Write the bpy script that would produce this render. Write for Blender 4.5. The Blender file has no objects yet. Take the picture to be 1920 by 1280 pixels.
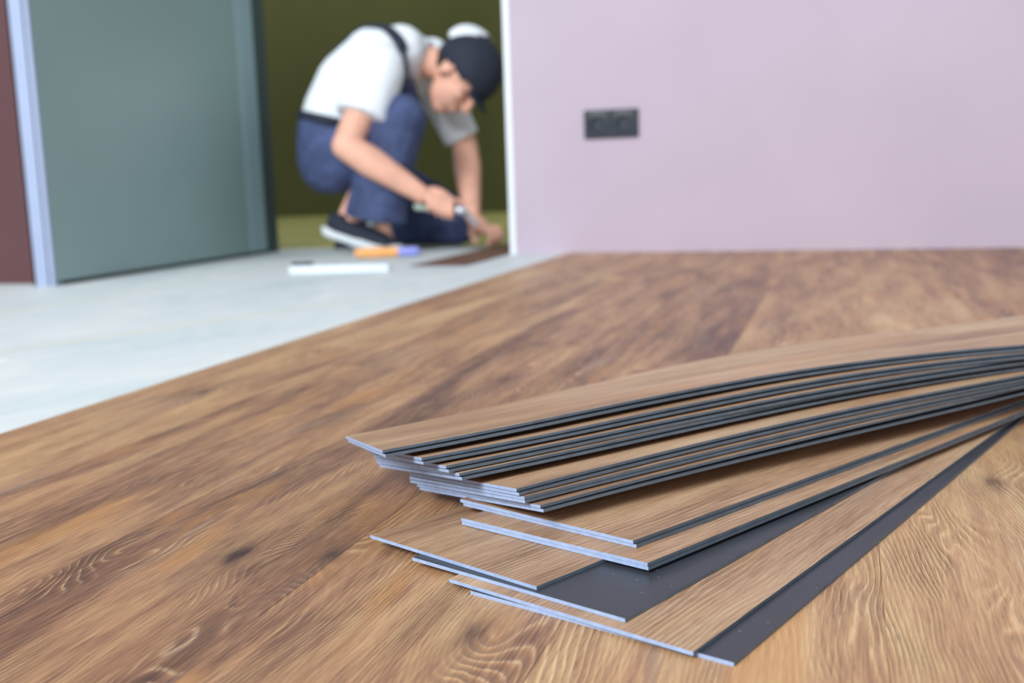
import bpy, bmesh, math, random
import numpy as np
from mathutils import Vector, Matrix
random.seed(7)
sc = bpy.context.scene
COL = sc.collection
PI = math.pi

# ------------------------------------------------------------------ camera, world, light, exposure
YAW, PITCH, ROLL = math.radians(17.391), math.radians(8.75), math.radians(1.97)
cam_d = bpy.data.cameras.new('camera')
cam = bpy.data.objects.new('camera', cam_d)
COL.objects.link(cam)
Rz = Matrix.Rotation(YAW, 3, 'Z')
fw = Rz @ Vector((0, math.cos(PITCH), -math.sin(PITCH)))
rt0 = Rz @ Vector((1, 0, 0))
up0 = rt0.cross(fw)
rt = math.cos(ROLL) * rt0 - math.sin(ROLL) * up0
up = math.cos(ROLL) * up0 + math.sin(ROLL) * rt0
M = Matrix((rt, up, -fw)).transposed().to_4x4()
M.translation = Vector((0, 0, 0.24))
cam.matrix_world = M
cam_d.sensor_width = 36.0
cam_d.lens = 2024 / 1920 * 36
cam_d.clip_start = 0.02
cam_d.dof.use_dof = True
cam_d.dof.focus_distance = 0.665
cam_d.dof.aperture_fstop = 6.3
sc.camera = cam

world = bpy.data.worlds.new('world')
sc.world = world
world.use_nodes = True
bg = world.node_tree.nodes['Background']
bg.inputs[0].default_value = (0.86, 0.93, 1.0, 1)
bg.inputs[1].default_value = 0.68


def area_light(name, loc, target, sx, sy, power, color):
    l = bpy.data.lights.new(name, 'AREA')
    l.shape = 'RECTANGLE'
    l.size, l.size_y, l.energy, l.color = sx, sy, power, color
    o = bpy.data.objects.new(name, l)
    COL.objects.link(o)
    o.location = loc
    o.rotation_euler = (Vector(target) - Vector(loc)).to_track_quat('-Z', 'Y').to_euler()
    return o


area_light('window_light', (-2.3, -4.9, 4.3), (-0.3, 1.8, 0.0), 3.4, 2.4, 760, (0.92, 0.96, 1.0))

vs = sc.view_settings
sc.display_settings.display_device = 'sRGB'
vs.view_transform = 'Standard'
vs.look = 'None'
vs.exposure = 0.0
vs.gamma = 1.0
vs.use_curve_mapping = False


# ------------------------------------------------------------------ materials
def lin(r, g, b):
    f = lambda c: (c / 255 / 12.92) if c / 255 <= 0.04045 else ((c / 255 + 0.055) / 1.055) ** 2.4
    return (f(r), f(g), f(b), 1.0)


class Graph:
    def __init__(self, name):
        self.mat = bpy.data.materials.new(name)
        self.mat.use_nodes = True
        self.t = self.mat.node_tree
        self.t.nodes.clear()
        self.out = self.t.nodes.new('ShaderNodeOutputMaterial')
        self.b = self.t.nodes.new('ShaderNodeBsdfPrincipled')
        self.t.links.new(self.b.outputs[0], self.out.inputs[0])

    def put(self, sock, val):
        if isinstance(val, bpy.types.NodeSocket):
            self.t.links.new(val, sock)
        else:
            sock.default_value = val

    def math(self, op, a, b=0.0, c=0.0, clamp=False):
        n = self.t.nodes.new('ShaderNodeMath')
        n.operation = op
        n.use_clamp = clamp
        for i, v in enumerate((a, b, c)):
            self.put(n.inputs[i], v)
        return n.outputs[0]

    def vec(self, x, y, z=0.0):
        n = self.t.nodes.new('ShaderNodeCombineXYZ')
        for i, v in enumerate((x, y, z)):
            self.put(n.inputs[i], v)
        return n.outputs[0]

    def sep(self, v):
        n = self.t.nodes.new('ShaderNodeSeparateXYZ')
        self.put(n.inputs[0], v)
        return n.outputs[0], n.outputs[1], n.outputs[2]

    def noise(self, v, scale=1.0, detail=2.0, rough=0.5, dist=0.0):
        n = self.t.nodes.new('ShaderNodeTexNoise')
        self.put(n.inputs['Vector'], v)
        n.inputs['Scale'].default_value = scale
        n.inputs['Detail'].default_value = detail
        n.inputs['Roughness'].default_value = rough
        n.inputs['Distortion'].default_value = dist
        return n.outputs[0]

    def step(self, x, a, b, lo=0.0, hi=1.0):
        n = self.t.nodes.new('ShaderNodeMapRange')
        n.interpolation_type = 'SMOOTHSTEP'
        self.put(n.inputs['Value'], x)
        for k, v in (('From Min', a), ('From Max', b), ('To Min', lo), ('To Max', hi)):
            n.inputs[k].default_value = v
        return n.outputs[0]

    def ramp(self, x, stops):
        n = self.t.nodes.new('ShaderNodeValToRGB')
        e = n.color_ramp.elements
        while len(e) < len(stops):
            e.new(0.5)
        for k, (p, c) in enumerate(stops):
            e[k].position = p
            e[k].color = c
        self.put(n.inputs[0], x)
        return n.outputs[0]

    def mix(self, f, a, b, mode='MIX'):
        n = self.t.nodes.new('ShaderNodeMix')
        n.data_type = 'RGBA'
        n.blend_type = mode
        self.put(n.inputs[0], f)
        self.put(n.inputs[6], a)
        self.put(n.inputs[7], b)
        return n.outputs[2]

    def bump(self, h, strength, dist):
        n = self.t.nodes.new('ShaderNodeBump')
        n.inputs['Strength'].default_value = strength
        n.inputs['Distance'].default_value = dist
        self.put(n.inputs['Height'], h)
        self.t.links.new(n.outputs[0], self.b.inputs['Normal'])

    def coord(self, kind='Object'):
        return self.t.nodes.new('ShaderNodeTexCoord').outputs[kind]

    def random(self):
        return self.t.nodes.new('ShaderNodeObjectInfo').outputs['Random']

    def set(self, **kw):
        for k, v in kw.items():
            self.put(self.b.inputs[k.replace('_', ' ')], v)
        return self.mat


def plain(name, rgb, rough=0.6, metal=0.0, scale=30.0, amount=0.12, bump=0.0, spec=0.5, detail=3.0):
    g = Graph(name)
    n = g.noise(g.coord(), scale, detail)
    lo = tuple(c * (1 - amount) for c in rgb[:3]) + (1,)
    hi = tuple(min(1, c * (1 + amount)) for c in rgb[:3]) + (1,)
    c = g.ramp(n, [(0.3, lo), (0.7, hi)])
    if bump:
        g.bump(n, 1.0, bump)
    g.b.inputs['Specular IOR Level'].default_value = spec
    return g.set(Base_Color=c, Roughness=rough, Metallic=metal)


KNOTS = [(0.593, -0.379, 1.0), (0.569, -0.356, 0.45), (0.605, -0.317, 0.7), (0.510, -0.186, 0.8), (0.853, 0.108, 0.7),
         (1.083, -0.723, 0.7), (1.207, -0.39, 0.7), (0.572, -0.482, 0.35)]


def wood(name, floor):
    """Embossed oak print: grain lines follow the contours of a noise field that bends round knots (u along, v across)."""
    g = Graph(name)
    u, v, _ = g.sep(g.coord('UV'))
    seed = g.math('MULTIPLY', g.random(), 61.0)
    swirl = g.noise(g.vec(g.math('MULTIPLY', u, 3.2), g.math('MULTIPLY', v, 11.0), seed), 1.0, 2.0, 0.45, 0.3)
    wob = g.noise(g.vec(g.math('MULTIPLY', u, 14.0), g.math('MULTIPLY', v, 50.0), seed), 1.0, 2.0, 0.5)
    h = g.math('MULTIPLY_ADD', v, 260.0 if floor else 300.0, g.math('MULTIPLY', swirl, 26.0 if floor else 14.0))
    h = g.math('MULTIPLY_ADD', wob, 1.6, h)
    dark = None
    if floor:
        for (ku, kv, a) in KNOTS:
            du = g.math('MULTIPLY', g.math('SUBTRACT', u, ku), 16.0)
            dv = g.math('MULTIPLY', g.math('SUBTRACT', v, kv), 40.0)
            d2 = g.math('ADD', g.math('MULTIPLY', du, du), g.math('MULTIPLY', dv, dv))
            bump = g.math('POWER', 2.718, g.math('MULTIPLY', d2, -1.0))
            h = g.math('MULTIPLY_ADD', bump, 9.0 * a, h)
            core = g.math('MULTIPLY', g.math('POWER', 2.718, g.math('MULTIPLY', d2, -14.0)), a)
            halo = g.math('MULTIPLY', bump, 0.35 * a)
            core = g.math('ADD', core, halo)
            dark = core if dark is None else g.math('ADD', dark, core)
    ridge = g.math('SINE', g.math('MULTIPLY', h, 2 * PI))
    ridge = g.math('POWER', g.math('MULTIPLY_ADD', ridge, 0.5, 0.5), 1.6)
    fib = g.noise(g.vec(g.math('MULTIPLY', u, 30.0), g.math('MULTIPLY', v, 700.0), seed), 1.0, 3.0, 0.65)
    patch = g.noise(g.vec(g.math('MULTIPLY', u, 7.0), g.math('MULTIPLY', v, 26.0), g.math('ADD', seed, 5.0)), 1.0, 2.0)
    patch = g.step(patch, 0.38, 0.62)
    big = g.noise(g.vec(g.math('MULTIPLY', u, 2.2), g.math('MULTIPLY', v, 15.0), g.math('ADD', seed, 9.0)), 1.0, 4.0, 0.55, 0.7)
    mid = g.noise(g.vec(g.math('MULTIPLY', u, 6.0), g.math('MULTIPLY', v, 70.0), g.math('ADD', seed, 3.0)), 1.0, 3.0, 0.6, 0.4)
    x = g.math('MULTIPLY_ADD', big, 0.62, g.math('MULTIPLY', mid, 0.30))
    x = g.math('MULTIPLY_ADD', g.math('SUBTRACT', g.random(), 0.5), 0.15 if floor else 0.08, x)
    x = g.math('MULTIPLY_ADD', g.math('SUBTRACT', fib, 0.5), 0.42, x)
    if floor:
        c = g.ramp(x, [(0.23, lin(94, 66, 54)), (0.345, lin(137, 99, 76)), (0.45, lin(171, 129, 95)),
                       (0.55, lin(190, 151, 110)), (0.69, lin(209, 178, 134))])
    else:
        c = g.ramp(x, [(0.24, lin(112, 84, 66)), (0.37, lin(148, 114, 88)), (0.47, lin(172, 137, 107)),
                       (0.58, lin(188, 156, 124)), (0.72, lin(202, 178, 148))])
    org = g.step(g.noise(g.vec(g.math('MULTIPLY', u, 4.0), g.math('MULTIPLY', v, 17.0), g.math('ADD', seed, 21.0)), 1.0, 2.0, 0.5, 0.5), 0.58, 0.72)
    c = g.mix(g.math('MULTIPLY', org, 0.45 if floor else 0.2), c, lin(190, 134, 76))
    gry = g.step(g.noise(g.vec(g.math('MULTIPLY', u, 3.5), g.math('MULTIPLY', v, 24.0), g.math('ADD', seed, 33.0)), 1.0, 3.0, 0.5, 0.8), 0.58, 0.74)
    c = g.mix(g.math('MULTIPLY', gry, 0.45 if floor else 0.3), c, lin(140, 122, 114))
    amp = g.math('MULTIPLY_ADD', patch, 0.75, 0.25)
    tone = g.math('MULTIPLY_ADD', g.math('MULTIPLY', g.math('SUBTRACT', ridge, 0.5), amp), 0.36 if floor else 0.34, 1.0)
    c = g.mix(1.0, c, g.vec(tone, tone, tone), 'MULTIPLY')
    pore = g.noise(g.vec(g.math('MULTIPLY', u, 75.0), g.math('MULTIPLY_ADD', v, 1100.0, g.math('MULTIPLY', swirl, 40.0)), seed), 1.0, 2.0, 0.6)
    pore = g.math('MULTIPLY', g.step(pore, 0.55, 0.70), g.math('MULTIPLY_ADD', patch, 0.5, 0.5))
    c = g.mix(g.math('MULTIPLY', pore, 0.5), c, lin(104, 74, 58))
    cream = g.math('MULTIPLY', g.step(ridge, 0.72, 0.98), g.math('MULTIPLY', g.math('MULTIPLY', amp, patch), g.step(fib, 0.36, 0.60)))
    c = g.mix(g.math('MULTIPLY', cream, 0.40), c, lin(220, 194, 150))
    if dark is not None:
        dark = g.math('MULTIPLY', dark, g.math('MULTIPLY_ADD', g.noise(g.vec(g.math('MULTIPLY', u, 40.0), g.math('MULTIPLY', v, 160.0), seed), 1.0, 3.0, 0.6), 1.8, 0.1))
        c = g.mix(g.math('MULTIPLY', dark, 0.8, clamp=True), c, lin(70, 48, 44))
    hh = g.math('MULTIPLY_ADD', g.math('MULTIPLY', ridge, amp), 1.0, g.math('MULTIPLY', fib, 0.55))
    g.bump(hh, 1.0, 0.0007 if floor else 0.0005)
    r = g.math('MULTIPLY_ADD', ridge, -0.08, 0.50)
    g.b.inputs['Specular IOR Level'].default_value = 0.45
    return g.set(Base_Color=c, Roughness=r)


def subfloor(name):
    g = Graph(name)
    p = g.coord()
    x, y, _ = g.sep(p)
    a = g.noise(g.vec(g.math('MULTIPLY', x, 3.0), g.math('MULTIPLY', y, 1.3)), 1.0, 5.0, 0.6, 1.2)
    s = g.noise(g.vec(g.math('MULTIPLY', x, 26.0), g.math('MULTIPLY', y, 5.0)), 1.0, 3.0, 0.6, 1.5)
    sm = g.noise(g.vec(g.math('MULTIPLY', x, 5.0), g.math('MULTIPLY', y, 4.0)), 1.0, 2.0, 0.5, 3.0)
    m = g.math('MULTIPLY_ADD', a, 0.55, g.math('MULTIPLY_ADD', sm, 0.25, g.math('MULTIPLY', s, 0.2)))
    c = g.ramp(m, [(0.30, lin(188, 201, 205)), (0.45, lin(206, 215, 216)), (0.55, lin(215, 221, 220)), (0.7, lin(228, 232, 230))])
    sp = g.step(g.noise(p, 9.0, 2.0, 0.5, 0.6), 0.66, 0.74)
    c = g.mix(g.math('MULTIPLY', sp, 0.7), c, lin(236, 238, 234))
    g.bump(m, 0.4, 0.002)
    return g.set(Base_Color=c, Roughness=0.55)


def denim(name, rgb):
    g = Graph(name)
    p = g.coord()
    n = g.noise(p, 14.0, 4.0, 0.6, 0.6)
    lo = tuple(k * 0.62 for k in rgb[:3]) + (1,)
    hi = tuple(k * 1.4 for k in rgb[:3]) + (1,)
    c = g.ramp(n, [(0.32, lo), (0.68, hi)])
    g.bump(n, 0.8, 0.012)
    return g.set(Base_Color=c, Roughness=0.85)


MAT = dict(
    floor_wood=wood('laid_oak_print', True),
    pile_wood=wood('loose_oak_print', False),
    core=plain('vinyl_core_edge', lin(92, 104, 116), 0.5, scale=90, amount=0.15),
    cut=plain('vinyl_cut_end_lit', lin(150, 168, 200), 0.55, scale=200, amount=0.10),  # end faces of the core, with bluish window light put into the colour
    subfloor=subfloor('white_primed_screed'),
    seam=plain('seam_filler', lin(214, 214, 196), 0.6, scale=12, amount=0.05),
    back_floor=plain('olive_screed', lin(190, 186, 112), 0.5, scale=3, amount=0.18),
    pink=plain('pink_paint', lin(189, 174, 188), 0.75, scale=3, amount=0.03, bump=0.0004, spec=0.25),
    green=plain('green_board', lin(140, 164, 162), 0.42, scale=2.2, amount=0.05, bump=0.0004),
    green_edge=plain('green_board_edge', lin(150, 178, 184), 0.4, scale=4, amount=0.05),
    dark_edge=plain('dark_channel', lin(66, 82, 82), 0.6, scale=4, amount=0.1),
    gap=plain('dark_track', lin(50, 56, 54), 0.7, scale=8, amount=0.1),
    stud=plain('stud_metal', lin(158, 170, 198), 0.5, scale=12, amount=0.04),
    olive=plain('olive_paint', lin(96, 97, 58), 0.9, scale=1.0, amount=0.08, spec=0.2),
    mauve=plain('mauve_paint', lin(94, 66, 68), 0.85, scale=1.5, amount=0.08, spec=0.2),
    white_trim=plain('white_bead', lin(232, 238, 244), 0.6, scale=10, amount=0.02),
    black_plastic=plain('black_plastic', lin(12, 26, 42), 0.34, scale=40, amount=0.1, spec=0.55),
    dark_hole=plain('socket_hole', lin(8, 9, 11), 0.6, scale=40, amount=0.1),
    skin=plain('skin', lin(234, 178, 154), 0.55, scale=18, amount=0.10, spec=0.35),
    shirt=plain('white_cotton', lin(238, 243, 248), 0.9, scale=9, amount=0.03, bump=0.012, spec=0.2),
    denim=denim('blue_work_cloth', lin(66, 78, 116)),
    navy=plain('navy_cloth', lin(34, 40, 56), 0.8, scale=20, amount=0.2),
    sole=plain('white_rubber', lin(222, 228, 232), 0.6, scale=20, amount=0.04),
    hair=plain('dark_hair', lin(52, 36, 30), 0.6, scale=120, amount=0.3),
    eye=plain('eye', lin(40, 30, 28), 0.2, scale=20, amount=0.1),
    steel=plain('blade_steel', lin(206, 212, 220), 0.3, 0.6, scale=30, amount=0.05),
    knife_handle=plain('pale_handle', lin(170, 182, 168), 0.5, scale=30, amount=0.1),
    orange=plain('orange_plastic', lin(246, 176, 104), 0.45, scale=30, amount=0.06),
    violet=plain('violet_plastic', lin(150, 158, 232), 0.45, scale=30, amount=0.06),
    pale_bar=plain('pale_bar', lin(222, 232, 238), 0.4, scale=20, amount=0.03),
    dark_grip=plain('dark_grip', lin(48, 62, 66), 0.5, scale=30, amount=0.2),
)


def back_material():
    g = Graph('dark_vinyl_back')
    p = g.coord('UV')
    u, v, _ = g.sep(p)
    n = g.noise(g.vec(g.math('MULTIPLY', u, 10.0), g.math('MULTIPLY', v, 30.0)), 1.0, 4.0, 0.6)
    c = g.ramp(n, [(0.3, lin(48, 51, 58)), (0.7, lin(60, 63, 71))])
    sp = g.noise(g.vec(g.math('MULTIPLY', u, 240.0), g.math('MULTIPLY', v, 240.0)), 1.0, 1.0)
    c = g.mix(g.step(sp, 0.76, 0.80, 0, 0.6), c, lin(150, 160, 172))
    return g.set(Base_Color=c, Roughness=g.math('MULTIPLY_ADD', n, 0.25, 0.28))


MAT['back'] = back_material()


# ------------------------------------------------------------------ mesh helpers
def link(name, me, mats=None, parent=None):
    o = bpy.data.objects.new(name, me)
    COL.objects.link(o)
    if mats:
        for m in (mats if isinstance(mats, (list, tuple)) else [mats]):
            if m.name not in [x.name for x in me.materials if x]:
                me.materials.append(m)
    if parent:
        o.parent = parent
    return o


def empty(name, loc=(0, 0, 0), rz=0.0):
    o = bpy.data.objects.new(name, None)
    COL.objects.link(o)
    o.location = loc
    o.rotation_euler = (0, 0, rz)
    o.empty_display_size = 0.05
    return o


def tag(o, label, cat, group=None):
    o['label'] = label
    o['category'] = cat
    if group:
        o['group'] = group
    return o


def struct(o):
    o['kind'] = 'structure'
    return o


def box_bm(bm, x0, x1, y0, y1, z0, z1, bevel=0.0):
    r = bmesh.ops.create_cube(bm, size=1.0)
    for w in r['verts']:
        w.co = Vector(((x0 + x1) / 2 + w.co.x * (x1 - x0), (y0 + y1) / 2 + w.co.y * (y1 - y0), (z0 + z1) / 2 + w.co.z * (z1 - z0)))
    if bevel:
        es = list({e for w in r['verts'] for e in w.link_edges})
        bmesh.ops.bevel(bm, geom=es, offset=bevel, segments=2, profile=0.7, affect='EDGES')


def box(name, dims, mat, parent=None, bevel=0.0):
    bm = bmesh.new()
    box_bm(bm, *dims, bevel)
    me = bpy.data.meshes.new(name)
    bm.to_mesh(me)
    bm.free()
    return link(name, me, mat, parent)


def smooth(o):
    for p in o.data.polygons:
        p.use_smooth = True
    return o


def frame_of(d):
    d = Vector(d).normalized()
    a = Vector((0, 0, 1)) if abs(d.z) < 0.9 else Vector((0, 1, 0))
    e1 = d.cross(a).normalized()
    return d, e1, d.cross(e1)


def cone_bm(bm, a, b, ra, rb, seg=14, caps=4):
    """Round-ended tapered limb; caps=0 ends it flat."""
    a, b = Vector(a), Vector(b)
    d, e1, e2 = frame_of(b - a)
    st = []
    if caps:
        for k in range(caps):
            t = (k + 0.12) / caps * PI / 2
            st.append((a - d * ra * math.cos(t), ra * math.sin(t)))
    st += [(a, ra), (b, rb)]
    if caps:
        for k in reversed(range(caps)):
            t = (k + 0.12) / caps * PI / 2
            st.append((b + d * rb * math.cos(t), rb * math.sin(t)))
    rings = []
    for c, r in st:
        rings.append([bm.verts.new(c + (e1 * math.cos(2 * PI * k / seg) + e2 * math.sin(2 * PI * k / seg)) * r) for k in range(seg)])
    for p, q in zip(rings, rings[1:]):
        for k in range(seg):
            bm.faces.new((p[k], p[(k + 1) % seg], q[(k + 1) % seg], q[k]))
    bm.faces.new(rings[0][::-1])
    bm.faces.new(rings[-1])


def ell_bm(bm, c, ax, rad, sub=3):
    """Ellipsoid with axes ax (three unit vectors) and half sizes rad."""
    r = bmesh.ops.create_icosphere(bm, subdivisions=sub, radius=1.0)
    for w in r['verts']:
        p = w.co.copy()
        w.co = Vector(c) + Vector(ax[0]) * p.x * rad[0] + Vector(ax[1]) * p.y * rad[1] + Vector(ax[2]) * p.z * rad[2]


XYZ = (Vector((1, 0, 0)), Vector((0, 1, 0)), Vector((0, 0, 1)))


def fuse(name, bm, mat, parent, voxel=0.005, it=6, cut=None):
    """Fuses overlapping pieces into one continuous skin (voxel remesh + smoothing, baked)."""
    bmesh.ops.recalc_face_normals(bm, faces=bm.faces)
    me = bpy.data.meshes.new(name + '_raw')
    bm.to_mesh(me)
    bm.free()
    o = bpy.data.objects.new(name + '_raw', me)
    COL.objects.link(o)
    m = o.modifiers.new('remesh', 'REMESH')
    m.mode = 'VOXEL'
    m.voxel_size = voxel
    s = o.modifiers.new('smooth', 'SMOOTH')
    s.iterations = it
    s.factor = 0.5
    dg = bpy.context.evaluated_depsgraph_get()
    dg.update()
    me2 = bpy.data.meshes.new_from_object(o.evaluated_get(dg))
    bpy.data.objects.remove(o)
    bpy.data.meshes.remove(me)
    me2.name = name
    me2.materials.clear()
    return smooth(link(name, me2, mat, parent))


def tube(name, pts, rx, mat, parent, flat=1.0, seg=10, ups=None):
    """Ribbon or tube along points; flat < 1 squashes it along the up vectors."""
    bm = bmesh.new()
    rings = []
    P = [Vector(p) for p in pts]
    for i, p in enumerate(P):
        d = (P[min(i + 1, len(P) - 1)] - P[max(i - 1, 0)]).normalized()
        upv = Vector(ups[i]) if ups else Vector((0, 0, 1))
        e1 = d.cross(upv).normalized()
        e2 = e1.cross(d).normalized()
        rings.append([bm.verts.new(p + e1 * rx * math.cos(2 * PI * k / seg) + e2 * rx * flat * math.sin(2 * PI * k / seg)) for k in range(seg)])
    for a, b in zip(rings, rings[1:]):
        for k in range(seg):
            bm.faces.new((a[k], a[(k + 1) % seg], b[(k + 1) % seg], b[k]))
    bm.faces.new(rings[0][::-1])
    bm.faces.new(rings[-1])
    bmesh.ops.recalc_face_normals(bm, faces=bm.faces)
    me = bpy.data.meshes.new(name)
    bm.to_mesh(me)
    bm.free()
    return smooth(link(name, me, mat, parent))


# ------------------------------------------------------------------ the rooms
PT = 0.0025                                   # thickness of one vinyl plank
floor = struct(box('floor', (-4.2, 4.2, -2.6, 3.60, -0.06, -PT), MAT['subfloor']))
floor2 = struct(box('floor', (-5.5, 2.5, 3.60, 7.05, -0.06, -PT), MAT['back_floor']))
# seam lines in the white floor: real shallow strips of filler
for (xa, ya, xb, yb, w) in ((-1.262, 1.30, -0.895, 2.16, 0.020), (-1.66, 0.9, -1.60, 3.5, 0.012)):
    bm = bmesh.new()
    d = Vector((xb - xa, yb - ya, 0)).normalized()
    q = Vector((-d.y, d.x, 0)) * w / 2
    n = 12
    row = []
    for k in range(n + 1):
        c = Vector((xa, ya, 0)).lerp(Vector((xb, yb, 0)), k / n)
        j = 1 + random.uniform(-.3, .3)
        row.append([bm.verts.new(c + q * j + Vector((0, 0, -PT))), bm.verts.new(c + q * 0.7 * j + Vector((0, 0, -PT + .0006))),
                    bm.verts.new(c - q * 0.7 * j + Vector((0, 0, -PT + .0006))), bm.verts.new(c - q * j + Vector((0, 0, -PT)))])
    for a, b in zip(row, row[1:]):
        for k in range(3):
            bm.faces.new((a[k], a[k + 1], b[k + 1], b[k]))
    me = bpy.data.meshes.new('seam')
    bm.to_mesh(me)
    bm.free()
    link('seam', me, MAT['seam'], floor)

# pink wall with its corner bead
wall_back = struct(box('wall_back', (-0.992, 4.2, 3.20, 3.30, -PT, 2.6), MAT['pink']))
struct(box('trim_1', (-0.997, -0.978, 3.1975, 3.3025, -PT, 2.6), MAT['white_trim'], None, 0.001))
# green board partition with its stud, end strip and channel
wall_left = struct(box('wall_left', (-1.957, -1.9445, 2.302, 3.372, 0.010, 2.6), MAT['green']))
box('end_strip', (-1.9575, -1.9425, 3.268, 3.372, 0.010, 2.6), MAT['green_edge'], wall_left, 0.002)
box('channel', (-2.0, -1.950, 3.372, 3.464, -PT, 2.6), MAT['dark_edge'], wall_left)
box('bottom_track', (-2.0, -1.951, 2.34, 3.372, -PT, 0.04), MAT['gap'], wall_left)
st = bpy.data.meshes.new('metal_stud')
bm = bmesh.new()
box_bm(bm, -2.008, -1.9445, 2.295, 2.301, -PT, 2.6)           # web of the C profile
box_bm(bm, -2.008, -2.002, 2.295, 2.345, -PT, 2.6)
box_bm(bm, -1.9625, -1.9575, 2.295, 2.345, -PT, 2.6)
bm.to_mesh(st)
bm.free()
link('metal_stud', st, MAT['stud'], wall_left)
struct(box('wall_side', (-4.2, -2.008, 2.36, 2.46, -PT, 2.6), MAT['mauve']))
struct(box('wall_far', (-5.5, 2.5, 7.05, 7.15, -PT, 2.9), MAT['olive']))

# laid wood-look floor: every plank its own piece of the floor
W, EDGE, LEN = 0.16725, -0.8145, 1.22


def uv_box(me, swap=True):
    uvl = me.uv_layers.new(name='UVMap')
    for lp in me.loops:
        c = me.vertices[lp.vertex_index].co
        uvl.data[lp.index].uv = (c.y, c.x)


def floor_plank(x0, x1, y0, y1):
    bm = bmesh.new()
    box_bm(bm, x0 + .00005, x1 - .00005, y0 + .00005, y1 - .00005, -PT, 0.0, 0.0)
    es = [e for e in bm.edges if all(w.co.z > -1e-5 for w in e.verts)]
    bmesh.ops.bevel(bm, geom=es, offset=0.00025, segments=1, affect='EDGES')
    me = bpy.data.meshes.new('plank')
    bm.to_mesh(me)
    bm.free()
    uv_box(me)
    return link('plank', me, MAT['floor_wood'], floor)


for i in range(15):
    x0 = EDGE + i * W
    y = -0.92 - LEN + random.uniform(-.1, .2) + (0.0 if i % 2 else 0.12)
    y = [-1.05, -1.18, -0.98, -1.12, -1.0, -1.16][i % 6] + random.uniform(-.04, .04)
    while y < 3.19:
        y1 = min(y + LEN, 3.199)
        floor_plank(x0, x0 + W, y, y1)
        y = y1

# plank laid loose in the doorway, under the man's hand
lp = empty('vinyl_plank', (-1.083, 3.40, -PT))
tag(lp, 'dark brown plank alone on the white floor in the doorway, beside the person hands', 'plank')
bm = bmesh.new()
box_bm(bm, -W / 2, W / 2, -0.61, 0.61, 0, PT * 0.8)
me = bpy.data.meshes.new('core')
bm.to_mesh(me)
bm.free()
link('core', me, MAT['core'], lp)
bm = bmesh.new()
box_bm(bm, -W / 2, W / 2, -0.61, 0.61, PT * 0.8, PT)
me = bpy.data.meshes.new('wood_face')
bm.to_mesh(me)
bm.free()
uv_box(me)
link('wood_face', me, plain('doorway_oak_print', lin(104, 72, 54), 0.5, scale=12, amount=0.3), lp)

# ------------------------------------------------------------------ the fanned pile of loose planks
def thick(key):
    return 0.0022 if key[0] == 'F' else 0.00205


# name: angle, right and left corner of the front end (top face), length of the measured run, height of the hump, slight sideways sweep
PILE = [
    ('F6', 69.89, (-0.05, 0.5027, 0.0022), (-0.2068, 0.5626, 0.0022), 0.586, 0.0, (0.0, 0.0, 0.0)),
    ('F5', 68.39, (-0.07, 0.5052, 0.0045), (-0.2233, 0.5718, 0.0045), 0.534, 0.0, (0.0, 0.0, 0.0)),
    ('F4', 65.69, (-0.1094, 0.532, 0.0068), (-0.2564, 0.5954, 0.0068), 0.402, 0.0, (0.0, 0.0, 0.0)),
    ('F3', 61.39, (-0.1657, 0.5596, 0.0091), (-0.2975, 0.6229, 0.0085), 0.3, 0.0, (0.0, 0.0, 0.0)),
    ('F2', 59.69, (-0.109, 0.5978, 0.0137), (-0.2442, 0.6527, 0.0132), 0.524, 0.0, (0.0, 0.0, 0.0)),
    ('F1', 58.39, (-0.1218, 0.6206, 0.0183), (-0.2539, 0.6781, 0.0178), 0.535, 0.0, (0.0, 0.0, 0.0)),
    ('T7', 50.47, (-0.1826, 0.6308, 0.034), (-0.3057, 0.7256, 0.0135), 0.524, 0.0045, (0.0485, -0.2374, 0.2716)),
    ('T6', 49.15, (-0.1936, 0.6329, 0.0383), (-0.3129, 0.7292, 0.0179), 0.523, 0.006, (0.028, -0.0898, 0.053)),
    ('T5', 48.83, (-0.1994, 0.6351, 0.0426), (-0.3163, 0.7337, 0.0223), 0.525, 0.0078, (0.0589, -0.2054, 0.1476)),
    ('T4', 46.02, (-0.2427, 0.6483, 0.0469), (-0.3482, 0.7493, 0.0234), 0.564, 0.0096, (-0.0065, 0.1379, -0.2545)),
    ('T3', 44.81, (-0.2523, 0.6495, 0.0512), (-0.3537, 0.7546, 0.0262), 0.569, 0.0113, (0.0084, 0.008, -0.0545)),
    ('T2', 43.59, (-0.2701, 0.6508, 0.0555), (-0.363, 0.7634, 0.0304), 0.574, 0.013, (-0.0363, 0.3242, -0.4979)),
    ('T1', 42.85, (-0.2975, 0.6494, 0.0598), (-0.3805, 0.762, 0.039), 0.604, 0.0147, (-0.017, 0.2856, -0.4863)),
]
SINGLE = {'F6', 'F5', 'F4', 'F3'}
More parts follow.
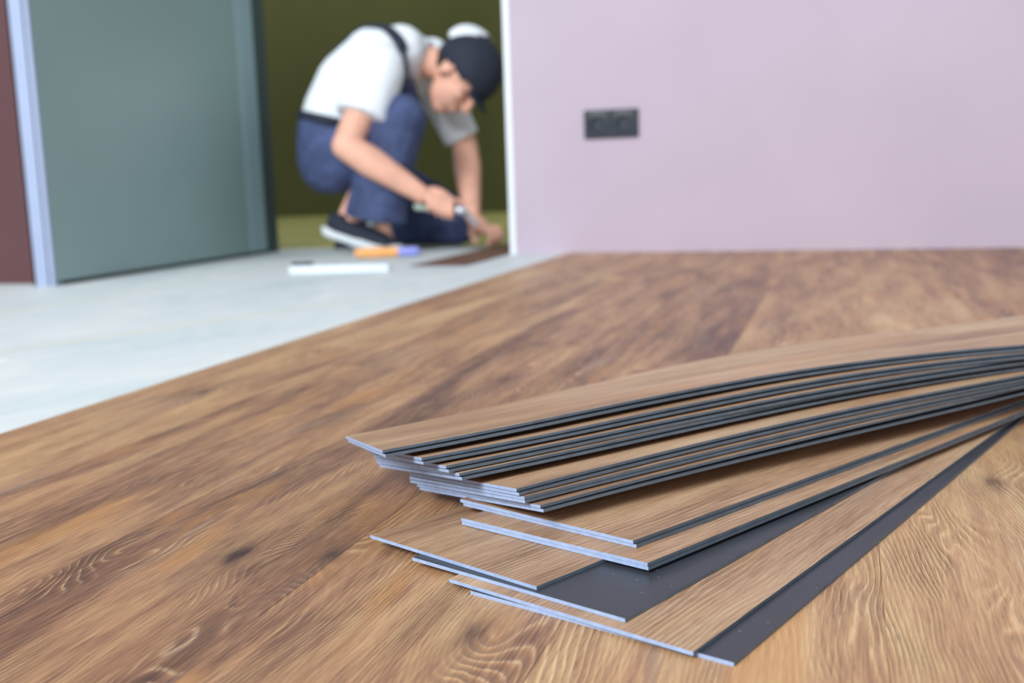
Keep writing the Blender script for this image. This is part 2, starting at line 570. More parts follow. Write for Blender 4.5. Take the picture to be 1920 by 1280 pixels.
LABEL = {
    'F6': 'lowest plank of the fanned pile, face down, bare dark strip along its right edge',
    'F5': 'lowest wood-faced plank of the fanned pile, nearest its front tip',
    'F4': 'face-down plank with a broad bare dark grey back in the front fan',
    'F3': 'single thin wood-faced plank, its left tip farthest left in the front fan',
    'F2b': 'face-down plank, lower half of the lower thick pair above the single thin plank',
    'F2': 'wood-faced plank topping the lower of the two thick pairs in the front fan',
    'F1b': 'face-down plank, lower half of the upper thick pair in the front fan',
    'F1': 'wood-faced plank with a wide grain band, just below the dark gap under the upper stack',
    'T7b': 'face-down plank at the very bottom of the upper stack, above the dark gap',
    'T7': 'wood-faced plank of the lowest pair in the upper stack, narrow grain strip showing',
    'T6b': 'face-down plank of the second pair from the bottom of the upper stack',
    'T6': 'wood-faced plank second from the bottom of the upper stack, almost covered',
    'T5b': 'face-down plank of the third pair from the bottom of the upper stack',
    'T5': 'wood-faced plank with the widest grain band inside the upper stack, at its middle',
    'T4b': 'face-down plank of the fourth pair from the top of the upper stack',
    'T4': 'fourth wood-faced plank from the top, thinnest grain strip above the wide middle band',
    'T3b': 'face-down plank of the third pair from the top of the upper stack',
    'T3': 'third wood-faced plank from the top of the pile, thin grain strip showing',
    'T2b': 'face-down plank of the second pair from the top of the upper stack',
    'T2': 'second wood-faced plank from the top of the pile, directly under the topmost pair',
    'T1b': 'face-down plank directly under the topmost plank of the pile',
    'T1': 'topmost wood-faced plank of the pile, whole width of grain in view',
}
LOWER = []                                     # planks placed so far, for resting the next ones on them
NS, NV = 44, 6
SG = [1.22 * (k / NS) ** 1.35 for k in range(NS + 1)]


HS = [0, .069, .114, .178, .235, .308, .385, .467, .54, .7, 1.22]
HV = [0, .2, .34, .56, .72, .9, 1, 1.02, 1.0, .93, .55]


def plank_pile(key, ang, corner, left, send, hump, sweep, facedown):
    T = thick(key)
    th = math.radians(ang)
    d = np.array([math.cos(th), math.sin(th)])
    c0 = np.array(corner[:2])
    e = np.array(left[:2]) - c0
    width = float(np.hypot(*e))
    p = e / width                               # along the cut end, square to the length within a few degrees
    z0, zleft = corner[2], left[2]
    inv = np.linalg.inv(np.array([d, p]).T)

    def side(q):
        q = np.clip(q, 0, send)
        return sum(k * q ** (i + 1) for i, k in enumerate(sweep))

    nrm = np.array([-d[1], d[0]])
    sg = np.array(SG)
    fr = np.arange(NV + 1) / NV
    zr = z0 + hump * np.interp(sg, HS, HV)
    for _ in range(2):
        zr[1:-1] = 0.25 * zr[:-2] + 0.5 * zr[1:-1] + 0.25 * zr[2:]
    sw = side(sg)
    zl = zr + (zleft - z0) * np.exp(-(sg / 0.45) ** 2)
    # rest on whatever lies below: tilt or lift each cross line so that it stays straight
    P = c0 + sg[:, None, None] * d + sw[:, None, None] * nrm + (fr * width)[None, :, None] * p
    need = np.full((NS + 1, NV + 1), T)
    for (lc, linv, lw, lz, lside) in LOWER:
        sv = (P - lc) @ linv.T
        s = sv[..., 0]
        v = sv[..., 1] - lside(s)
        ok = (s > -0.003) & (s < 1.22) & (v > -0.003) & (v < lw + 0.003)
        if not ok.any():
            continue
        fi = np.interp(np.clip(s, 0, 1.22), sg, np.arange(NS + 1))
        fj = np.clip(v / lw, 0, 1) * NV
        i0 = np.clip(fi.astype(int), 0, NS - 1)
        j0 = np.clip(fj.astype(int), 0, NV - 1)
        a, b = fi - i0, fj - j0
        zz = (lz[i0, j0] * (1 - a) * (1 - b) + lz[i0 + 1, j0] * a * (1 - b) + lz[i0, j0 + 1] * (1 - a) * b + lz[i0 + 1, j0 + 1] * a * b)
        need = np.where(ok, np.maximum(need, zz + T + 0.00016), need)
    ra, rb = np.zeros(NS + 1), np.zeros(NS + 1)
    for i in range(NS + 1):
        dd = need[i] - (zr[i] * (1 - fr) + zl[i] * fr)
        if dd.max() <= 0:
            continue
        best = None
        for a in np.linspace(max(dd[0], 0), max(dd.max(), 0), 25):
            b = max(0.0, ((dd[1:] - a * (1 - fr[1:])) / fr[1:]).max())
            if best is None or 2.2 * a + b < best[0]:
                best = (2.2 * a + b, a, b)
        ra[i], rb[i] = best[1], best[2]

    def soften(r):
        q = np.array([r[max(0, i - 2):i + 3].max() for i in range(NS + 1)])
        for _ in range(2):
            q = np.convolve(np.pad(q, 1, 'edge'), [0.25, 0.5, 0.25], 'valid')
        return np.maximum(q, r)
    zr, zl = zr + soften(ra), zl + soften(rb)
    Z = zr[:, None] * (1 - fr) + zl[:, None] * fr
    LOWER.append((c0, inv, width, Z, side))
    pl = (p @ d, p @ np.array([-d[1], d[0]]))   # end direction in the plank's own axes
    # the object: origin at the front corner on the floor
    root = empty('vinyl_plank', (c0[0], c0[1], 0.0), th)
    tag(root, LABEL[key], 'plank', 'fanned pile of loose vinyl planks')
    skin = 0.00035
    lo, hi = (T - skin, 0.0)                    # offsets below the top face

    def slab(name, top, bot, mats, pick):
        bm = bmesh.new()
        uvl = bm.loops.layers.uv.new('UVMap')
        A = [[bm.verts.new((SG[i] + j / NV * width * pl[0], sw[i] + j / NV * width * pl[1], Z[i, j] - top)) for j in range(NV + 1)] for i in range(NS + 1)]
        B = [[bm.verts.new((SG[i] + j / NV * width * pl[0], sw[i] + j / NV * width * pl[1], Z[i, j] - bot)) for j in range(NV + 1)] for i in range(NS + 1)]

        def face(vs, m):
            f = bm.faces.new(vs)
            f.material_index = m
            for l in f.loops:
                l[uvl].uv = (l.vert.co.x, l.vert.co.y)
        for i in range(NS):
            for j in range(NV):
                face((A[i][j], A[i + 1][j], A[i + 1][j + 1], A[i][j + 1]), pick['top'])
                face((B[i][j], B[i][j + 1], B[i + 1][j + 1], B[i + 1][j]), pick['bot'])
            face((A[i][0], B[i][0], B[i + 1][0], A[i + 1][0]), pick['side'])
            face((A[i][NV], A[i + 1][NV], B[i + 1][NV], B[i][NV]), pick['side'])
        for j in range(NV):
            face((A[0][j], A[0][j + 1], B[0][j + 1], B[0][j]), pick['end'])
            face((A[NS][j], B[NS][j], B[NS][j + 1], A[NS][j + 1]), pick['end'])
        me = bpy.data.meshes.new(name)
        bm.to_mesh(me)
        bm.free()
        o = link(name, me, mats, root)
        return o
    if facedown:
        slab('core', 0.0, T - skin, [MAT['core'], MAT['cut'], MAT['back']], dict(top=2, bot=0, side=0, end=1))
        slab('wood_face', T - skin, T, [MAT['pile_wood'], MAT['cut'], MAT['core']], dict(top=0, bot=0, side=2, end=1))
    else:
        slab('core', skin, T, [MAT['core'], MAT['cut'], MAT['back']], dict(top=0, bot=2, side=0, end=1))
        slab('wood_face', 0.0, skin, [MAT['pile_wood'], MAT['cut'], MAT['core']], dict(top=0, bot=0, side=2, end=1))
    return root


V3 = np.array
SHIFT = {'F2': (0.0002, 0.0004), 'F1': (0.0010, 0.0018), 'T7': (0.0008, 0.0022), 'T6': (0.0002, 0.0003), 'T5': (0.0006, 0.0022),
         'T4': (0.0006, 0.0026), 'T3': (0.0008, 0.0026), 'T2': (0.0003, 0.0024), 'T1': (0.0008, 0.0036)}
below = 0.0
for (key, ang, cor, lef, send, hump, sweep) in PILE:
    if key in SINGLE:
        plank_pile(key, ang, cor, lef, send, hump, sweep, key in ('F6', 'F4'))
        continue
    th = math.radians(ang)
    ds, dv = SHIFT[key]
    off = V3((math.cos(th) * ds + math.sin(th) * dv, math.sin(th) * ds - math.cos(th) * dv, -thick(key) - 0.00016))
    mid = hump - 0.5 * (hump - below) if key[0] == 'T' else hump      # the pair opens a little where it bows
    plank_pile(key + 'b', ang, V3(cor) + off, V3(lef) + off, send, mid, sweep, True)
    below = hump
    plank_pile(key, ang, cor, lef, send, hump, sweep, False)

# ------------------------------------------------------------------ double wall socket
so = empty('wall_socket', (-0.671, 3.20, 0.381))
tag(so, 'black double wall socket mounted low on the pink wall', 'socket')
bm = bmesh.new()
box_bm(bm, -0.081, 0.081, -0.0025, 0.0, -0.041, 0.041)
for a_ in ((-0.081, 0.081, -0.0095, -0.002, 0.0362, 0.041), (-0.081, 0.081, -0.0095, -0.002, -0.041, -0.0362), (-0.081, -0.0758, -0.0095, -0.002, -0.0365, 0.0365),
           (0.0758, 0.081, -0.0095, -0.002, -0.0365, 0.0365), (-0.0022, 0.0022, -0.0095, -0.002, -0.0365, 0.0365)):
    box_bm(bm, *a_, 0.0008)
me = bpy.data.meshes.new('frame')
bm.to_mesh(me)
bm.free()
link('frame', me, MAT['black_plastic'], so)
for sx in (-0.039, 0.039):
    bm = bmesh.new()
    seg = 48
    rings = []
    hs = 0.0362
    for k in range(seg):
        a_ = 2 * PI * k / seg
        q = hs / max(abs(math.cos(a_)), abs(math.sin(a_)))
        rings.append((math.cos(a_), math.sin(a_), q))
    prof = [('s', -0.0022), ('s', -0.0108), (0.0232, -0.0118), (0.0222, -0.0118), (0.0205, -0.0105), (0.0190, -0.0036), (0.0006, -0.0034)]
    loops = []
    for r, y in prof:
        loops.append([bm.verts.new((sx + c_ * (q if r == 's' else r), y, s_ * (q if r == 's' else r))) for c_, s_, q in rings])
    for a, b in zip(loops, loops[1:]):
        for k in range(seg):
            bm.faces.new((a[k], a[(k + 1) % seg], b[(k + 1) % seg], b[k]))
    bm.faces.new(loops[-1])
    bmesh.ops.recalc_face_normals(bm, faces=bm.faces)
    me = bpy.data.meshes.new('insert')
    bm.to_mesh(me)
    bm.free()
    ins = link('insert', me, MAT['black_plastic'], so)
    bm = bmesh.new()
    for hx in (-0.0095, 0.0095):
        cone_bm(bm, (sx + hx, -0.0041, 0), (sx + hx, -0.0030, 0), 0.0026, 0.0026, 12, 0)
    me = bpy.data.meshes.new('pin_hole')
    bm.to_mesh(me)
    bm.free()
    link('pin_hole', me, MAT['dark_hole'], ins)

# ------------------------------------------------------------------ the kneeling person (local axes: x to the right of the view, y away)
man = empty('person', (-1.518, 3.326, -PT), YAW)
tag(man, 'person in white t-shirt, blue overalls and dark cap kneeling in doorway with a knife', 'person')
V = Vector
# head frame: face looks down and to the right
hf = V((0.40, -0.26, -0.88)).normalized()
hu = V((0.86, -0.10, 0.42))
hu = (hu - hf * hu.dot(hf)).normalized()
hr = hf.cross(hu).normalized()
hc = V((0.311, 0.072, 0.578))


def hd(f, r, u):
    return hc + (hf * f + hr * r + hu * u) * 1.1


# body -----------------------------------------------------------------
bm = bmesh.new()
for dy in (-0.05, 0.0, 0.05):
    o_ = V((0, dy, 0))
    cone_bm(bm, V((-0.120, 0.112, 0.33)) + o_, V((-0.115, 0.112, 0.44)) + o_, 0.095, 0.092)
    cone_bm(bm, V((-0.115, 0.112, 0.44)) + o_, V((-0.066, 0.112, 0.553)) + o_, 0.092, 0.096)
    cone_bm(bm, V((-0.066, 0.112, 0.553)) + o_, V((0.04, 0.105, 0.622)) + o_, 0.096, 0.092)
    cone_bm(bm, V((0.04, 0.105, 0.622)) + o_, V((0.13, 0.102, 0.655)) + o_ * 0.6, 0.092, 0.062)
cone_bm(bm, (0.14, 0.1, 0.652), (0.225, 0.09, 0.622), 0.060, 0.052)
cone_bm(bm, (0.225, 0.09, 0.622), hd(-0.045, 0, -0.035), 0.052, 0.050)
ell_bm(bm, hd(-0.008, 0, 0.025), (hf * 1.1, hr * 1.1, hu * 1.1), (0.094, 0.074, 0.090))          # skull
ell_bm(bm, hd(0.030, 0, -0.045), (hf * 1.1, hr * 1.1, hu * 1.1), (0.058, 0.058, 0.072))           # face
ell_bm(bm, hd(0.048, 0, -0.095), (hf * 1.1, hr * 1.1, hu * 1.1), (0.032, 0.034, 0.024))           # chin
cone_bm(bm, hd(0.082, 0, 0.012), hd(0.106, 0, -0.030), 0.011, 0.0155)           # nose
for sr in (-1, 1):
    ell_bm(bm, hd(0.102, sr * 0.012, -0.032), (hf * 1.1, hr * 1.1, hu * 1.1), (0.010, 0.009, 0.008))
    ell_bm(bm, hd(0.076, sr * 0.030, 0.026), (hf * 1.1, hr * 1.1, hu * 1.1), (0.014, 0.024, 0.008))   # brow
    ell_bm(bm, hd(0.058, sr * 0.040, -0.022), (hf * 1.1, hr * 1.1, hu * 1.1), (0.024, 0.020, 0.020))  # cheek
    ell_bm(bm, hd(-0.012, sr * 0.078, -0.010), (hf * 1.1, hr * 1.1, hu * 1.1), (0.020, 0.009, 0.032))  # ear
ell_bm(bm, hd(0.086, 0, -0.058), (hf * 1.1, hr * 1.1, hu * 1.1), (0.010, 0.024, 0.006))           # lips
ell_bm(bm, hd(0.083, 0, -0.069), (hf * 1.1, hr * 1.1, hu * 1.1), (0.010, 0.021, 0.007))
# right arm (near side)
shR, elR, wrR = V((0.070, -0.055, 0.604)), V((-0.050, -0.158, 0.352)), V((0.182, -0.158, 0.193))
cone_bm(bm, shR, elR, 0.060, 0.045)
cone_bm(bm, elR, elR.lerp(wrR, 0.35), 0.045, 0.050)
cone_bm(bm, elR.lerp(wrR, 0.35), wrR, 0.050, 0.030)
ell_bm(bm, (0.232, -0.142, 0.176), (V((.90, 0, -.43)), V((0, 1, 0)), V((.43, 0, .90))), (0.056, 0.030, 0.036))
for i, (x, ln) in enumerate(((0.208, .82), (0.230, .95), (0.252, 1.0), (0.274, .93))):
    zt = 0.182 - 0.007 * i
    q = [V((x, -0.150, zt + 0.012)), V((x + .002, -0.176, zt)), V((x + .002, -0.181, zt - 0.034 * ln)), V((x, -0.160, zt - 0.050 * ln))]
    cone_bm(bm, q[0], q[1], 0.0118, 0.0108, 10, 3)
    cone_bm(bm, q[1], q[2], 0.0108, 0.0100, 10, 3)
    cone_bm(bm, q[2], q[3], 0.0100, 0.0088, 10, 3)
cone_bm(bm, (0.220, -0.122, 0.182), (0.262, -0.108, 0.176), 0.0150, 0.0125, 10, 3)
cone_bm(bm, (0.262, -0.108, 0.176), (0.300, -0.120, 0.162), 0.0125, 0.0100, 10, 3)
# left arm (far side)
shL, elL, wrL = V((0.200, 0.262, 0.600)), V((0.312, 0.272, 0.355)), V((0.332, 0.100, 0.118))
cone_bm(bm, shL, elL, 0.058, 0.045)
cone_bm(bm, elL, elL.lerp(wrL, 0.35), 0.045, 0.049)
cone_bm(bm, elL.lerp(wrL, 0.35), wrL, 0.049, 0.030)
cone_bm(bm, V((0.07, 0.14, 0.60)), shL, 0.07, 0.058)
cone_bm(bm, V((0.03, 0.08, 0.61)), shR, 0.08, 0.060)
ell_bm(bm, (0.355, 0.068, 0.080), (V((.6, -.45, -.66)), V((.6, .8, 0)), V((.53, -.4, .75))), (0.048, 0.042, 0.024))
for i, ln in enumerate((0.92, 1.0, 0.94, 0.80)):
    b0 = V((0.366 + 0.013 * i, 0.030 + 0.017 * i, 0.066))
    b1 = b0 + V((0.024, -0.016, -0.006)) * ln
    b2 = b1 + V((0.010, -0.010, -0.026)) * ln
    b3 = b2 + V((-0.012, 0.002, -0.020)) * ln
    for a, b, r1, r2 in ((b0, b1, .0115, .0105), (b1, b2, .0105, .0098), (b2, b3, .0098, .0085)):
        cone_bm(bm, a, b, r1, r2, 10, 3)
cone_bm(bm, (0.336, 0.052, 0.082), (0.330, 0.018, 0.056), 0.0150, 0.0120, 10, 3)
cone_bm(bm, (0.330, 0.018, 0.056), (0.345, 0.004, 0.026), 0.0120, 0.0095, 10, 3)
# legs
hipR, knR, anR = V((-0.120, 0.030, 0.315)), V((0.130, -0.095, 0.440)), V((-0.066, -0.030, 0.128))
cone_bm(bm, hipR, knR, 0.080, 0.054)
cone_bm(bm, knR, anR, 0.052, 0.040)
cone_bm(bm, anR, (-0.100, -0.030, 0.085), 0.038, 0.033)
cone_bm(bm, (-0.085, -0.030, 0.095), (0.045, -0.055, 0.036), 0.034, 0.026)
hipL, knL, anL = V((-0.110, 0.200, 0.320)), V((0.285, 0.205, 0.070)), V((0.02, 0.300, 0.060))
cone_bm(bm, hipL, knL, 0.080, 0.050)
cone_bm(bm, knL, anL, 0.050, 0.036)
cone_bm(bm, anL, (-0.06, 0.315, 0.040), 0.033, 0.028)
fuse('body', bm, MAT['skin'], man, 0.0042, 5)

for sr in (-1, 1):
    bm = bmesh.new()
    ell_bm(bm, hd(0.078, sr * 0.031, 0.006), (hf * 1.1, hr * 1.1, hu * 1.1), (0.010, 0.013, 0.008), 2)
    me = bpy.data.meshes.new('eye')
    bm.to_mesh(me)
    bm.free()
    smooth(link('eye', me, MAT['eye'], man))
# hair at nape and temples
bm = bmesh.new()
r = bmesh.ops.create_icosphere(bm, subdivisions=4, radius=1.0)
for w in r['verts']:
    p = w.co.copy()
    w.co = hd(-0.008 + p.x * 0.099, p.y * 0.079, 0.024 + p.z * 0.094)
dele = [w for w in bm.verts if (w.co - hc).dot(hf) > 0.004 or (w.co - hc).dot(hu) > 0.035 or (w.co - hc).dot(hu) < -0.052]
bmesh.ops.delete(bm, geom=dele, context='VERTS')
bmesh.ops.solidify(bm, geom=list(bm.faces), thickness=0.004)
me = bpy.data.meshes.new('hair')
bm.to_mesh(me)
bm.free()
smooth(link('hair', me, MAT['hair'], man))

# t-shirt ----------------------------------------------------------------
bm = bmesh.new()
for dy in (-0.06, 0.0, 0.06):
    o_ = V((0, dy, 0))
    cone_bm(bm, V((-0.128, 0.112, 0.40)) + o_, V((-0.112, 0.112, 0.465)) + o_, 0.106, 0.106)
    cone_bm(bm, V((-0.112, 0.112, 0.465)) + o_, V((-0.056, 0.112, 0.560)) + o_, 0.106, 0.110)
    cone_bm(bm, V((-0.056, 0.112, 0.560)) + o_, V((0.035, 0.105, 0.630)) + o_, 0.110, 0.110)
    cone_bm(bm, V((0.035, 0.105, 0.632)) + o_, V((0.120, 0.102, 0.662)) + o_ * 0.8, 0.112, 0.086)
cone_bm(bm, (0.12, 0.1, 0.660), (0.196, 0.092, 0.628), 0.086, 0.072, 16, 0)
ell_bm(bm, (0.215, 0.150, 0.665), XYZ, (0.060, 0.060, 0.048))          # bunched cloth at the far shoulder
hemR = V((0.000, -0.116, 0.436))
cone_bm(bm, V((0.05, 0.03, 0.61)), V((0.062, -0.050, 0.596)), 0.092, 0.082)
cone_bm(bm, V((0.066, -0.052, 0.602)), hemR, 0.082, 0.090, 18, 0)
hemL = shL.lerp(elL, 0.92)
cone_bm(bm, V((0.10, 0.14, 0.62)), shL, 0.085, 0.075)
cone_bm(bm, shL, hemL, 0.075, 0.064, 18, 0)
shirt = fuse('t_shirt', bm, MAT['shirt'], man, 0.006, 7)

# overalls ---------------------------------------------------------------
bm = bmesh.new()
for dy in (-0.055, 0.0, 0.06):
    o_ = V((0, dy, 0))
    cone_bm(bm, V((-0.140, 0.112, 0.325)) + o_, V((-0.128, 0.112, 0.385)) + o_, 0.108, 0.116)
    cone_bm(bm, V((-0.128, 0.112, 0.385)) + o_, V((-0.124, 0.112, 0.440)) + o_, 0.114, 0.112, 20, 0)
cone_bm(bm, V((-0.13, 0.03, 0.305)), V((0.130, -0.095, 0.430)), 0.108, 0.078)
cone_bm(bm, V((0.128, -0.093, 0.432)), V((0.045, -0.065, 0.24)), 0.080, 0.092)
cone_bm(bm, V((0.045, -0.065, 0.24)), V((0.020, -0.058, 0.116)), 0.090, 0.104, 20, 0)
cone_bm(bm, V((-0.11, 0.20, 0.315)), V((0.285, 0.205, 0.085)), 0.105, 0.078)
cone_bm(bm, V((0.285, 0.205, 0.082)), V((0.06, 0.285, 0.080)), 0.078, 0.074, 20, 0)
for dy in (-0.05, 0.0, 0.05):                                             # bib over the chest
    cone_bm(bm, V((-0.06, 0.06 + dy, 0.41)), V((0.115, 0.055 + dy, 0.530)), 0.060, 0.052)
fuse('overalls', bm, MAT['denim'], man, 0.006, 6)


from mathutils.bvhtree import BVHTree
tree = BVHTree.FromPolygons([w.co.copy() for w in shirt.data.vertices], [tuple(p.vertices) for p in shirt.data.polygons])
NEAR = [(0.148, -0.06, 0.50), (0.164, -0.06, 0.56), (0.160, -0.06, 0.605), (0.145, -0.05, 0.655), (0.112, -0.03, 0.70),
        (0.070, 0.00, 0.74), (0.010, 0.03, 0.76), (-0.06, 0.06, 0.72), (-0.14, 0.08, 0.64), (-0.20, 0.09, 0.55), (-0.235, 0.10, 0.46)]
FAR = [(0.150, 0.26, 0.50), (0.185, 0.26, 0.57), (0.190, 0.25, 0.64), (0.160, 0.22, 0.70), (0.110, 0.20, 0.75), (0.040, 0.17, 0.77),
       (-0.05, 0.15, 0.72), (-0.14, 0.14, 0.64), (-0.20, 0.13, 0.55), (-0.235, 0.12, 0.46)]
for ctrl in (NEAR, FAR):
    pts = [V(p) for p in ctrl]
    fine = []
    for i in range(len(pts) - 1):
        a, b, c_, d_ = pts[max(i - 1, 0)], pts[i], pts[i + 1], pts[min(i + 2, len(pts) - 1)]
        for k in range(5):
            t = k / 5
            fine.append(0.5 * ((2 * b) + (c_ - a) * t + (2 * a - 5 * b + 4 * c_ - d_) * t * t + (3 * b - a - 3 * c_ + d_) * t ** 3))
    laid, ups = [], []
    for p in fine:
        co, no, _, _ = tree.find_nearest(p)
        laid.append(co + no * 0.004)
        ups.append(no)
    for _ in range(3):
        laid = [laid[0]] + [(laid[k - 1] + laid[k] * 2 + laid[k + 1]) / 4 for k in range(1, len(laid) - 1)] + [laid[-1]]
    tube('strap', [p + n_ * 0.003 for p, n_ in zip(laid, ups)], 0.019, MAT['navy'], man, 0.3, 10, ups)

n_ = 40
tube('waistband', [V((-0.122 + 0.116 * math.cos(2 * PI * k / n_), 0.113 + 0.172 * math.sin(2 * PI * k / n_), 0.438 + 0.03 * math.cos(2 * PI * k / n_) * -1)) for k in range(n_ + 1)],
     0.016, MAT['navy'], man, 0.45, 10, [V((math.cos(2 * PI * k / n_), math.sin(2 * PI * k / n_), 0.0)) for k in range(n_ + 1)])

# cap ------------------------------------------------------------------
def dome(name, f0, r0, u0, rf, rr, ru, keep, mat, parent, th=0.004):
    bm = bmesh.new()
    res = bmesh.ops.create_icosphere(bm, subdivisions=4, radius=1.0)
    for w in res['verts']:
        p = w.co.copy()
        w.co = hd(f0 + p.x * rf, r0 + p.y * rr, u0 + p.z * ru)
    dl = [w for w in bm.verts if not keep(*((w.co - hc).dot(a) for a in (hf, hr, hu)))]
    bmesh.ops.delete(bm, geom=dl, context='VERTS')
    bmesh.ops.solidify(bm, geom=list(bm.faces), thickness=-th)
    bmesh.ops.recalc_face_normals(bm, faces=bm.faces)
    me = bpy.data.meshes.new(name)
    bm.to_mesh(me)
    bm.free()
    return smooth(link(name, me, mat, parent))


cap = dome('cap', -0.004, 0, 0.034, 0.110, 0.094, 0.104, lambda f, r, u: u > -0.008 + 0.25 * f, MAT['navy'], man)
cap['label'] = 'dark navy cap crown'
pn = dome('cap_panel', -0.025, -0.010, 0.052, 0.115, 0.080, 0.088, lambda f, r, u: u > 0.030 and f < -0.055, MAT['shirt'], cap)
pn['label'] = 'white back panel'
bm = bmesh.new()
top, bot = [], []
for i in range(5):
    for j in range(11):
        a = (j / 10 - 0.5) * 2
        f = 0.070 + (0.030 + 0.052 * (i / 4)) * math.sqrt(max(0, 1 - 0.75 * a * a)) - 0.02
        p = hd(f + 0.012, a * 0.074, 0.030 - 0.012 * a * a - 0.010 * i / 4)
        top.append(bm.verts.new(p))
        bot.append(bm.verts.new(p - hu * 0.004))
for i in range(4):
    for j in range(10):
        k = i * 11 + j
        bm.faces.new((top[k], top[k + 1], top[k + 12], top[k + 11]))
        bm.faces.new((bot[k], bot[k + 11], bot[k + 12], bot[k + 1]))
for j in range(10):
    bm.faces.new((top[44 + j], top[45 + j], bot[45 + j], bot[44 + j]))
    bm.faces.new((top[j + 1], top[j], bot[j], bot[j + 1]))
for i in range(4):
    bm.faces.new((top[i * 11], top[(i + 1) * 11], bot[(i + 1) * 11], bot[i * 11]))
    bm.faces.new((top[(i + 1) * 11 + 10], top[i * 11 + 10], bot[i * 11 + 10], bot[(i + 1) * 11 + 10]))
bmesh.ops.recalc_face_normals(bm, faces=bm.faces)
me = bpy.data.meshes.new('visor')
bm.to_mesh(me)
bm.free()
smooth(link('visor', me, MAT['navy'], cap))

# shoes ------------------------------------------------------------------
def shoe(heel, ball, toe, lab):
    heel, ball, toe = V(heel), V(ball), V(toe)
    d = (ball - heel).normalized()
    side = d.cross(V((0, 0, 1))).normalized()
    nup = side.cross(d).normalized()
    bm = bmesh.new()
    cone_bm(bm, heel + nup * 0.045 + d * 0.03, ball + nup * 0.034, 0.040, 0.036)
    cone_bm(bm, heel + nup * 0.060 + d * 0.035, heel + nup * 0.085 + d * 0.030, 0.040, 0.040, 16, 0)
    ell_bm(bm, ball + nup * 0.026 + d * 0.02, (d, side, nup), (0.055, 0.045, 0.028))
    ell_bm(bm, toe + V((0, 0, 0.020)), ((toe - ball).normalized(), side, V((0, 0, 1))), (0.030, 0.035, 0.022))
    up_ = fuse('shoe', bm, MAT['navy'], man, 0.005, 5)
    bm = bmesh.new()
    td = (toe - ball).normalized()
    out = [(heel - d * 0.008, 0.024), (heel + d * 0.02, 0.037), (heel + d * 0.08, 0.034), (ball, 0.044), (toe, 0.042), (toe + td * 0.028, 0.034), (toe + td * 0.042, 0.014)]
    L_, R_ = [], []
    for c, hw in out:
        L_.append([bm.verts.new(c + side * hw + V((0, 0, z))) for z in (0, 0.030)])
        R_.append([bm.verts.new(c - side * hw + V((0, 0, z))) for z in (0, 0.030)])
    for i in range(len(out) - 1):
        bm.faces.new((L_[i][0], L_[i + 1][0], L_[i + 1][1], L_[i][1]))
        bm.faces.new((R_[i][1], R_[i + 1][1], R_[i + 1][0], R_[i][0]))
        bm.faces.new((L_[i][1], L_[i + 1][1], R_[i + 1][1], R_[i][1]))
        bm.faces.new((R_[i][0], R_[i + 1][0], L_[i + 1][0], L_[i][0]))
    bm.faces.new((L_[0][1], R_[0][1], R_[0][0], L_[0][0]))
    bm.faces.new((R_[-1][1], L_[-1][1], L_[-1][0], R_[-1][0]))
    bmesh.ops.recalc_face_normals(bm, faces=bm.faces)
    bmesh.ops.bevel(bm, geom=list(bm.edges), offset=0.003, segments=2, affect='EDGES')
    me = bpy.data.meshes.new('sole')
    bm.to_mesh(me)
    bm.free()
    s_ = smooth(link('sole', me, MAT['sole'], up_))
    s_['label'] = 'thick white rubber sole'
    return up_


shoe((-0.150, -0.028, 0.066), (0.030, -0.055, 0.002), (0.062, -0.060, 0.001), 'near')
shoe((-0.020, 0.300, 0.080), (-0.110, 0.320, 0.010), (-0.085, 0.322, 0.001), 'far')

# ------------------------------------------------------------------ knife in the hand, tools on the floor
def world_pt(p):
    return man.matrix_basis @ V(p)


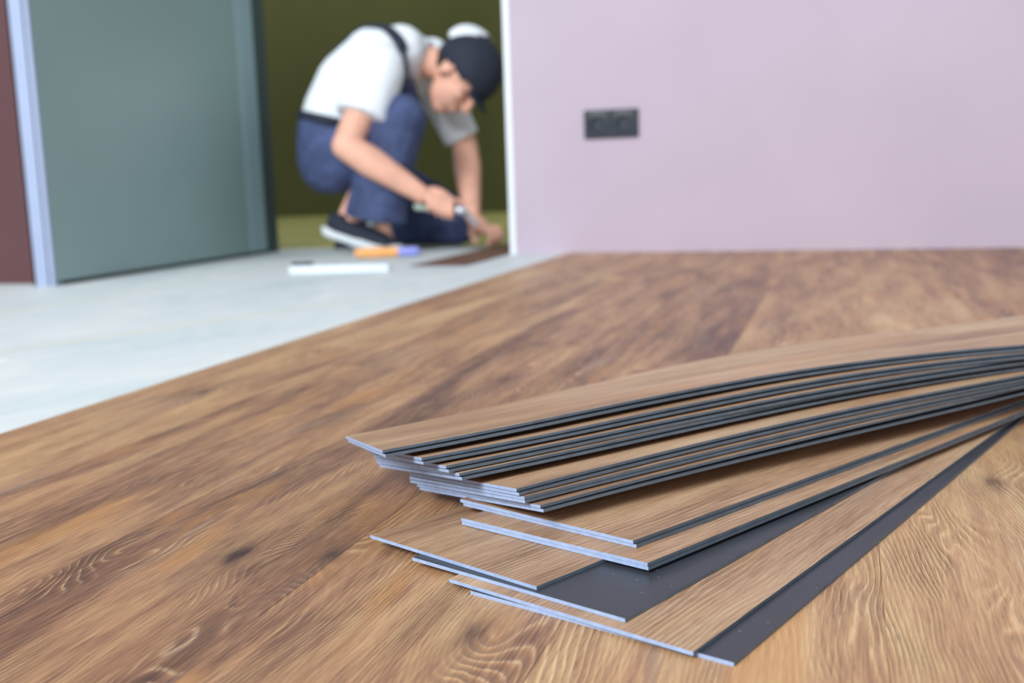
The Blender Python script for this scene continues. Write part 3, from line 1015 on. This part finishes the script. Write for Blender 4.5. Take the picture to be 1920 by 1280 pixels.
bpy.context.view_layer.update()
kn = empty('utility_knife', world_pt((0.240, -0.150, 0.149)), YAW)
tag(kn, 'pale handled knife with bright steel blade in the fist of the kneeling person', 'knife')
bm = bmesh.new()
cone_bm(bm, (-0.075, 0.02, 0.004), (0.055, -0.004, -0.010), 0.0120, 0.0110, 14, 3)
me = bpy.data.meshes.new('handle')
bm.to_mesh(me)
bm.free()
smooth(link('handle', me, MAT['knife_handle'], kn))
bm = bmesh.new()
cone_bm(bm, (0.055, -0.004, -0.010), (0.078, -0.006, -0.014), 0.0135, 0.0120, 14, 2)
me = bpy.data.meshes.new('collar')
bm.to_mesh(me)
bm.free()
smooth(link('collar', me, MAT['steel'], kn))
bm = bmesh.new()
vs_ = [(0.076, -0.004, -0.006), (0.076, -0.004, -0.026), (0.112, 0.016, -0.068), (0.120, 0.018, -0.050)]
a = [bm.verts.new(V(p) + V((0, 0.0008, 0))) for p in vs_]
b = [bm.verts.new(V(p) - V((0, 0.0008, 0))) for p in vs_]
bm.faces.new(a)
bm.faces.new(b[::-1])
for k in range(4):
    bm.faces.new((a[k], b[k], b[(k + 1) % 4], a[(k + 1) % 4]))
bmesh.ops.recalc_face_normals(bm, faces=bm.faces)
me = bpy.data.meshes.new('blade')
bm.to_mesh(me)
bm.free()
link('blade', me, MAT['steel'], kn)

ch = empty('chisel', (-1.473, 3.115, -PT), math.atan2(0.066, 0.176))
tag(ch, 'orange handled tool with a violet end lying on white floor beside the shoe', 'tool')
bm = bmesh.new()
cone_bm(bm, (0.0, 0, 0.0165), (0.060, 0, 0.0165), 0.0145, 0.0165, 16, 3)
cone_bm(bm, (0.060, 0, 0.0165), (0.125, 0, 0.0165), 0.0165, 0.0140, 16, 2)
fuse('handle', bm, MAT['orange'], ch, 0.0025, 3)
bm = bmesh.new()
cone_bm(bm, (0.125, 0, 0.0165), (0.180, 0, 0.0155), 0.0135, 0.0150, 16, 3)
me = bpy.data.meshes.new('end_cap')
bm.to_mesh(me)
bm.free()
e_ = smooth(link('end_cap', me, MAT['violet'], ch))
e_['label'] = 'violet end'

lv = empty('spirit_level', (-1.440, 2.615, -PT), math.radians(9))
tag(lv, 'long pale bar tool with dark grip at its left end lying on white floor', 'tool')
bm = bmesh.new()
box_bm(bm, 0.0, 0.275, -0.014, 0.014, 0.0, 0.020, 0.003)
me = bpy.data.meshes.new('bar')
bm.to_mesh(me)
bm.free()
link('bar', me, MAT['pale_bar'], lv)
bm = bmesh.new()
box_bm(bm, 0.004, 0.062, -0.009, 0.009, 0.020, 0.030, 0.004)
me = bpy.data.meshes.new('grip')
bm.to_mesh(me)
bm.free()
g_ = link('grip', me, MAT['dark_grip'], lv)
g_['label'] = 'dark grip'
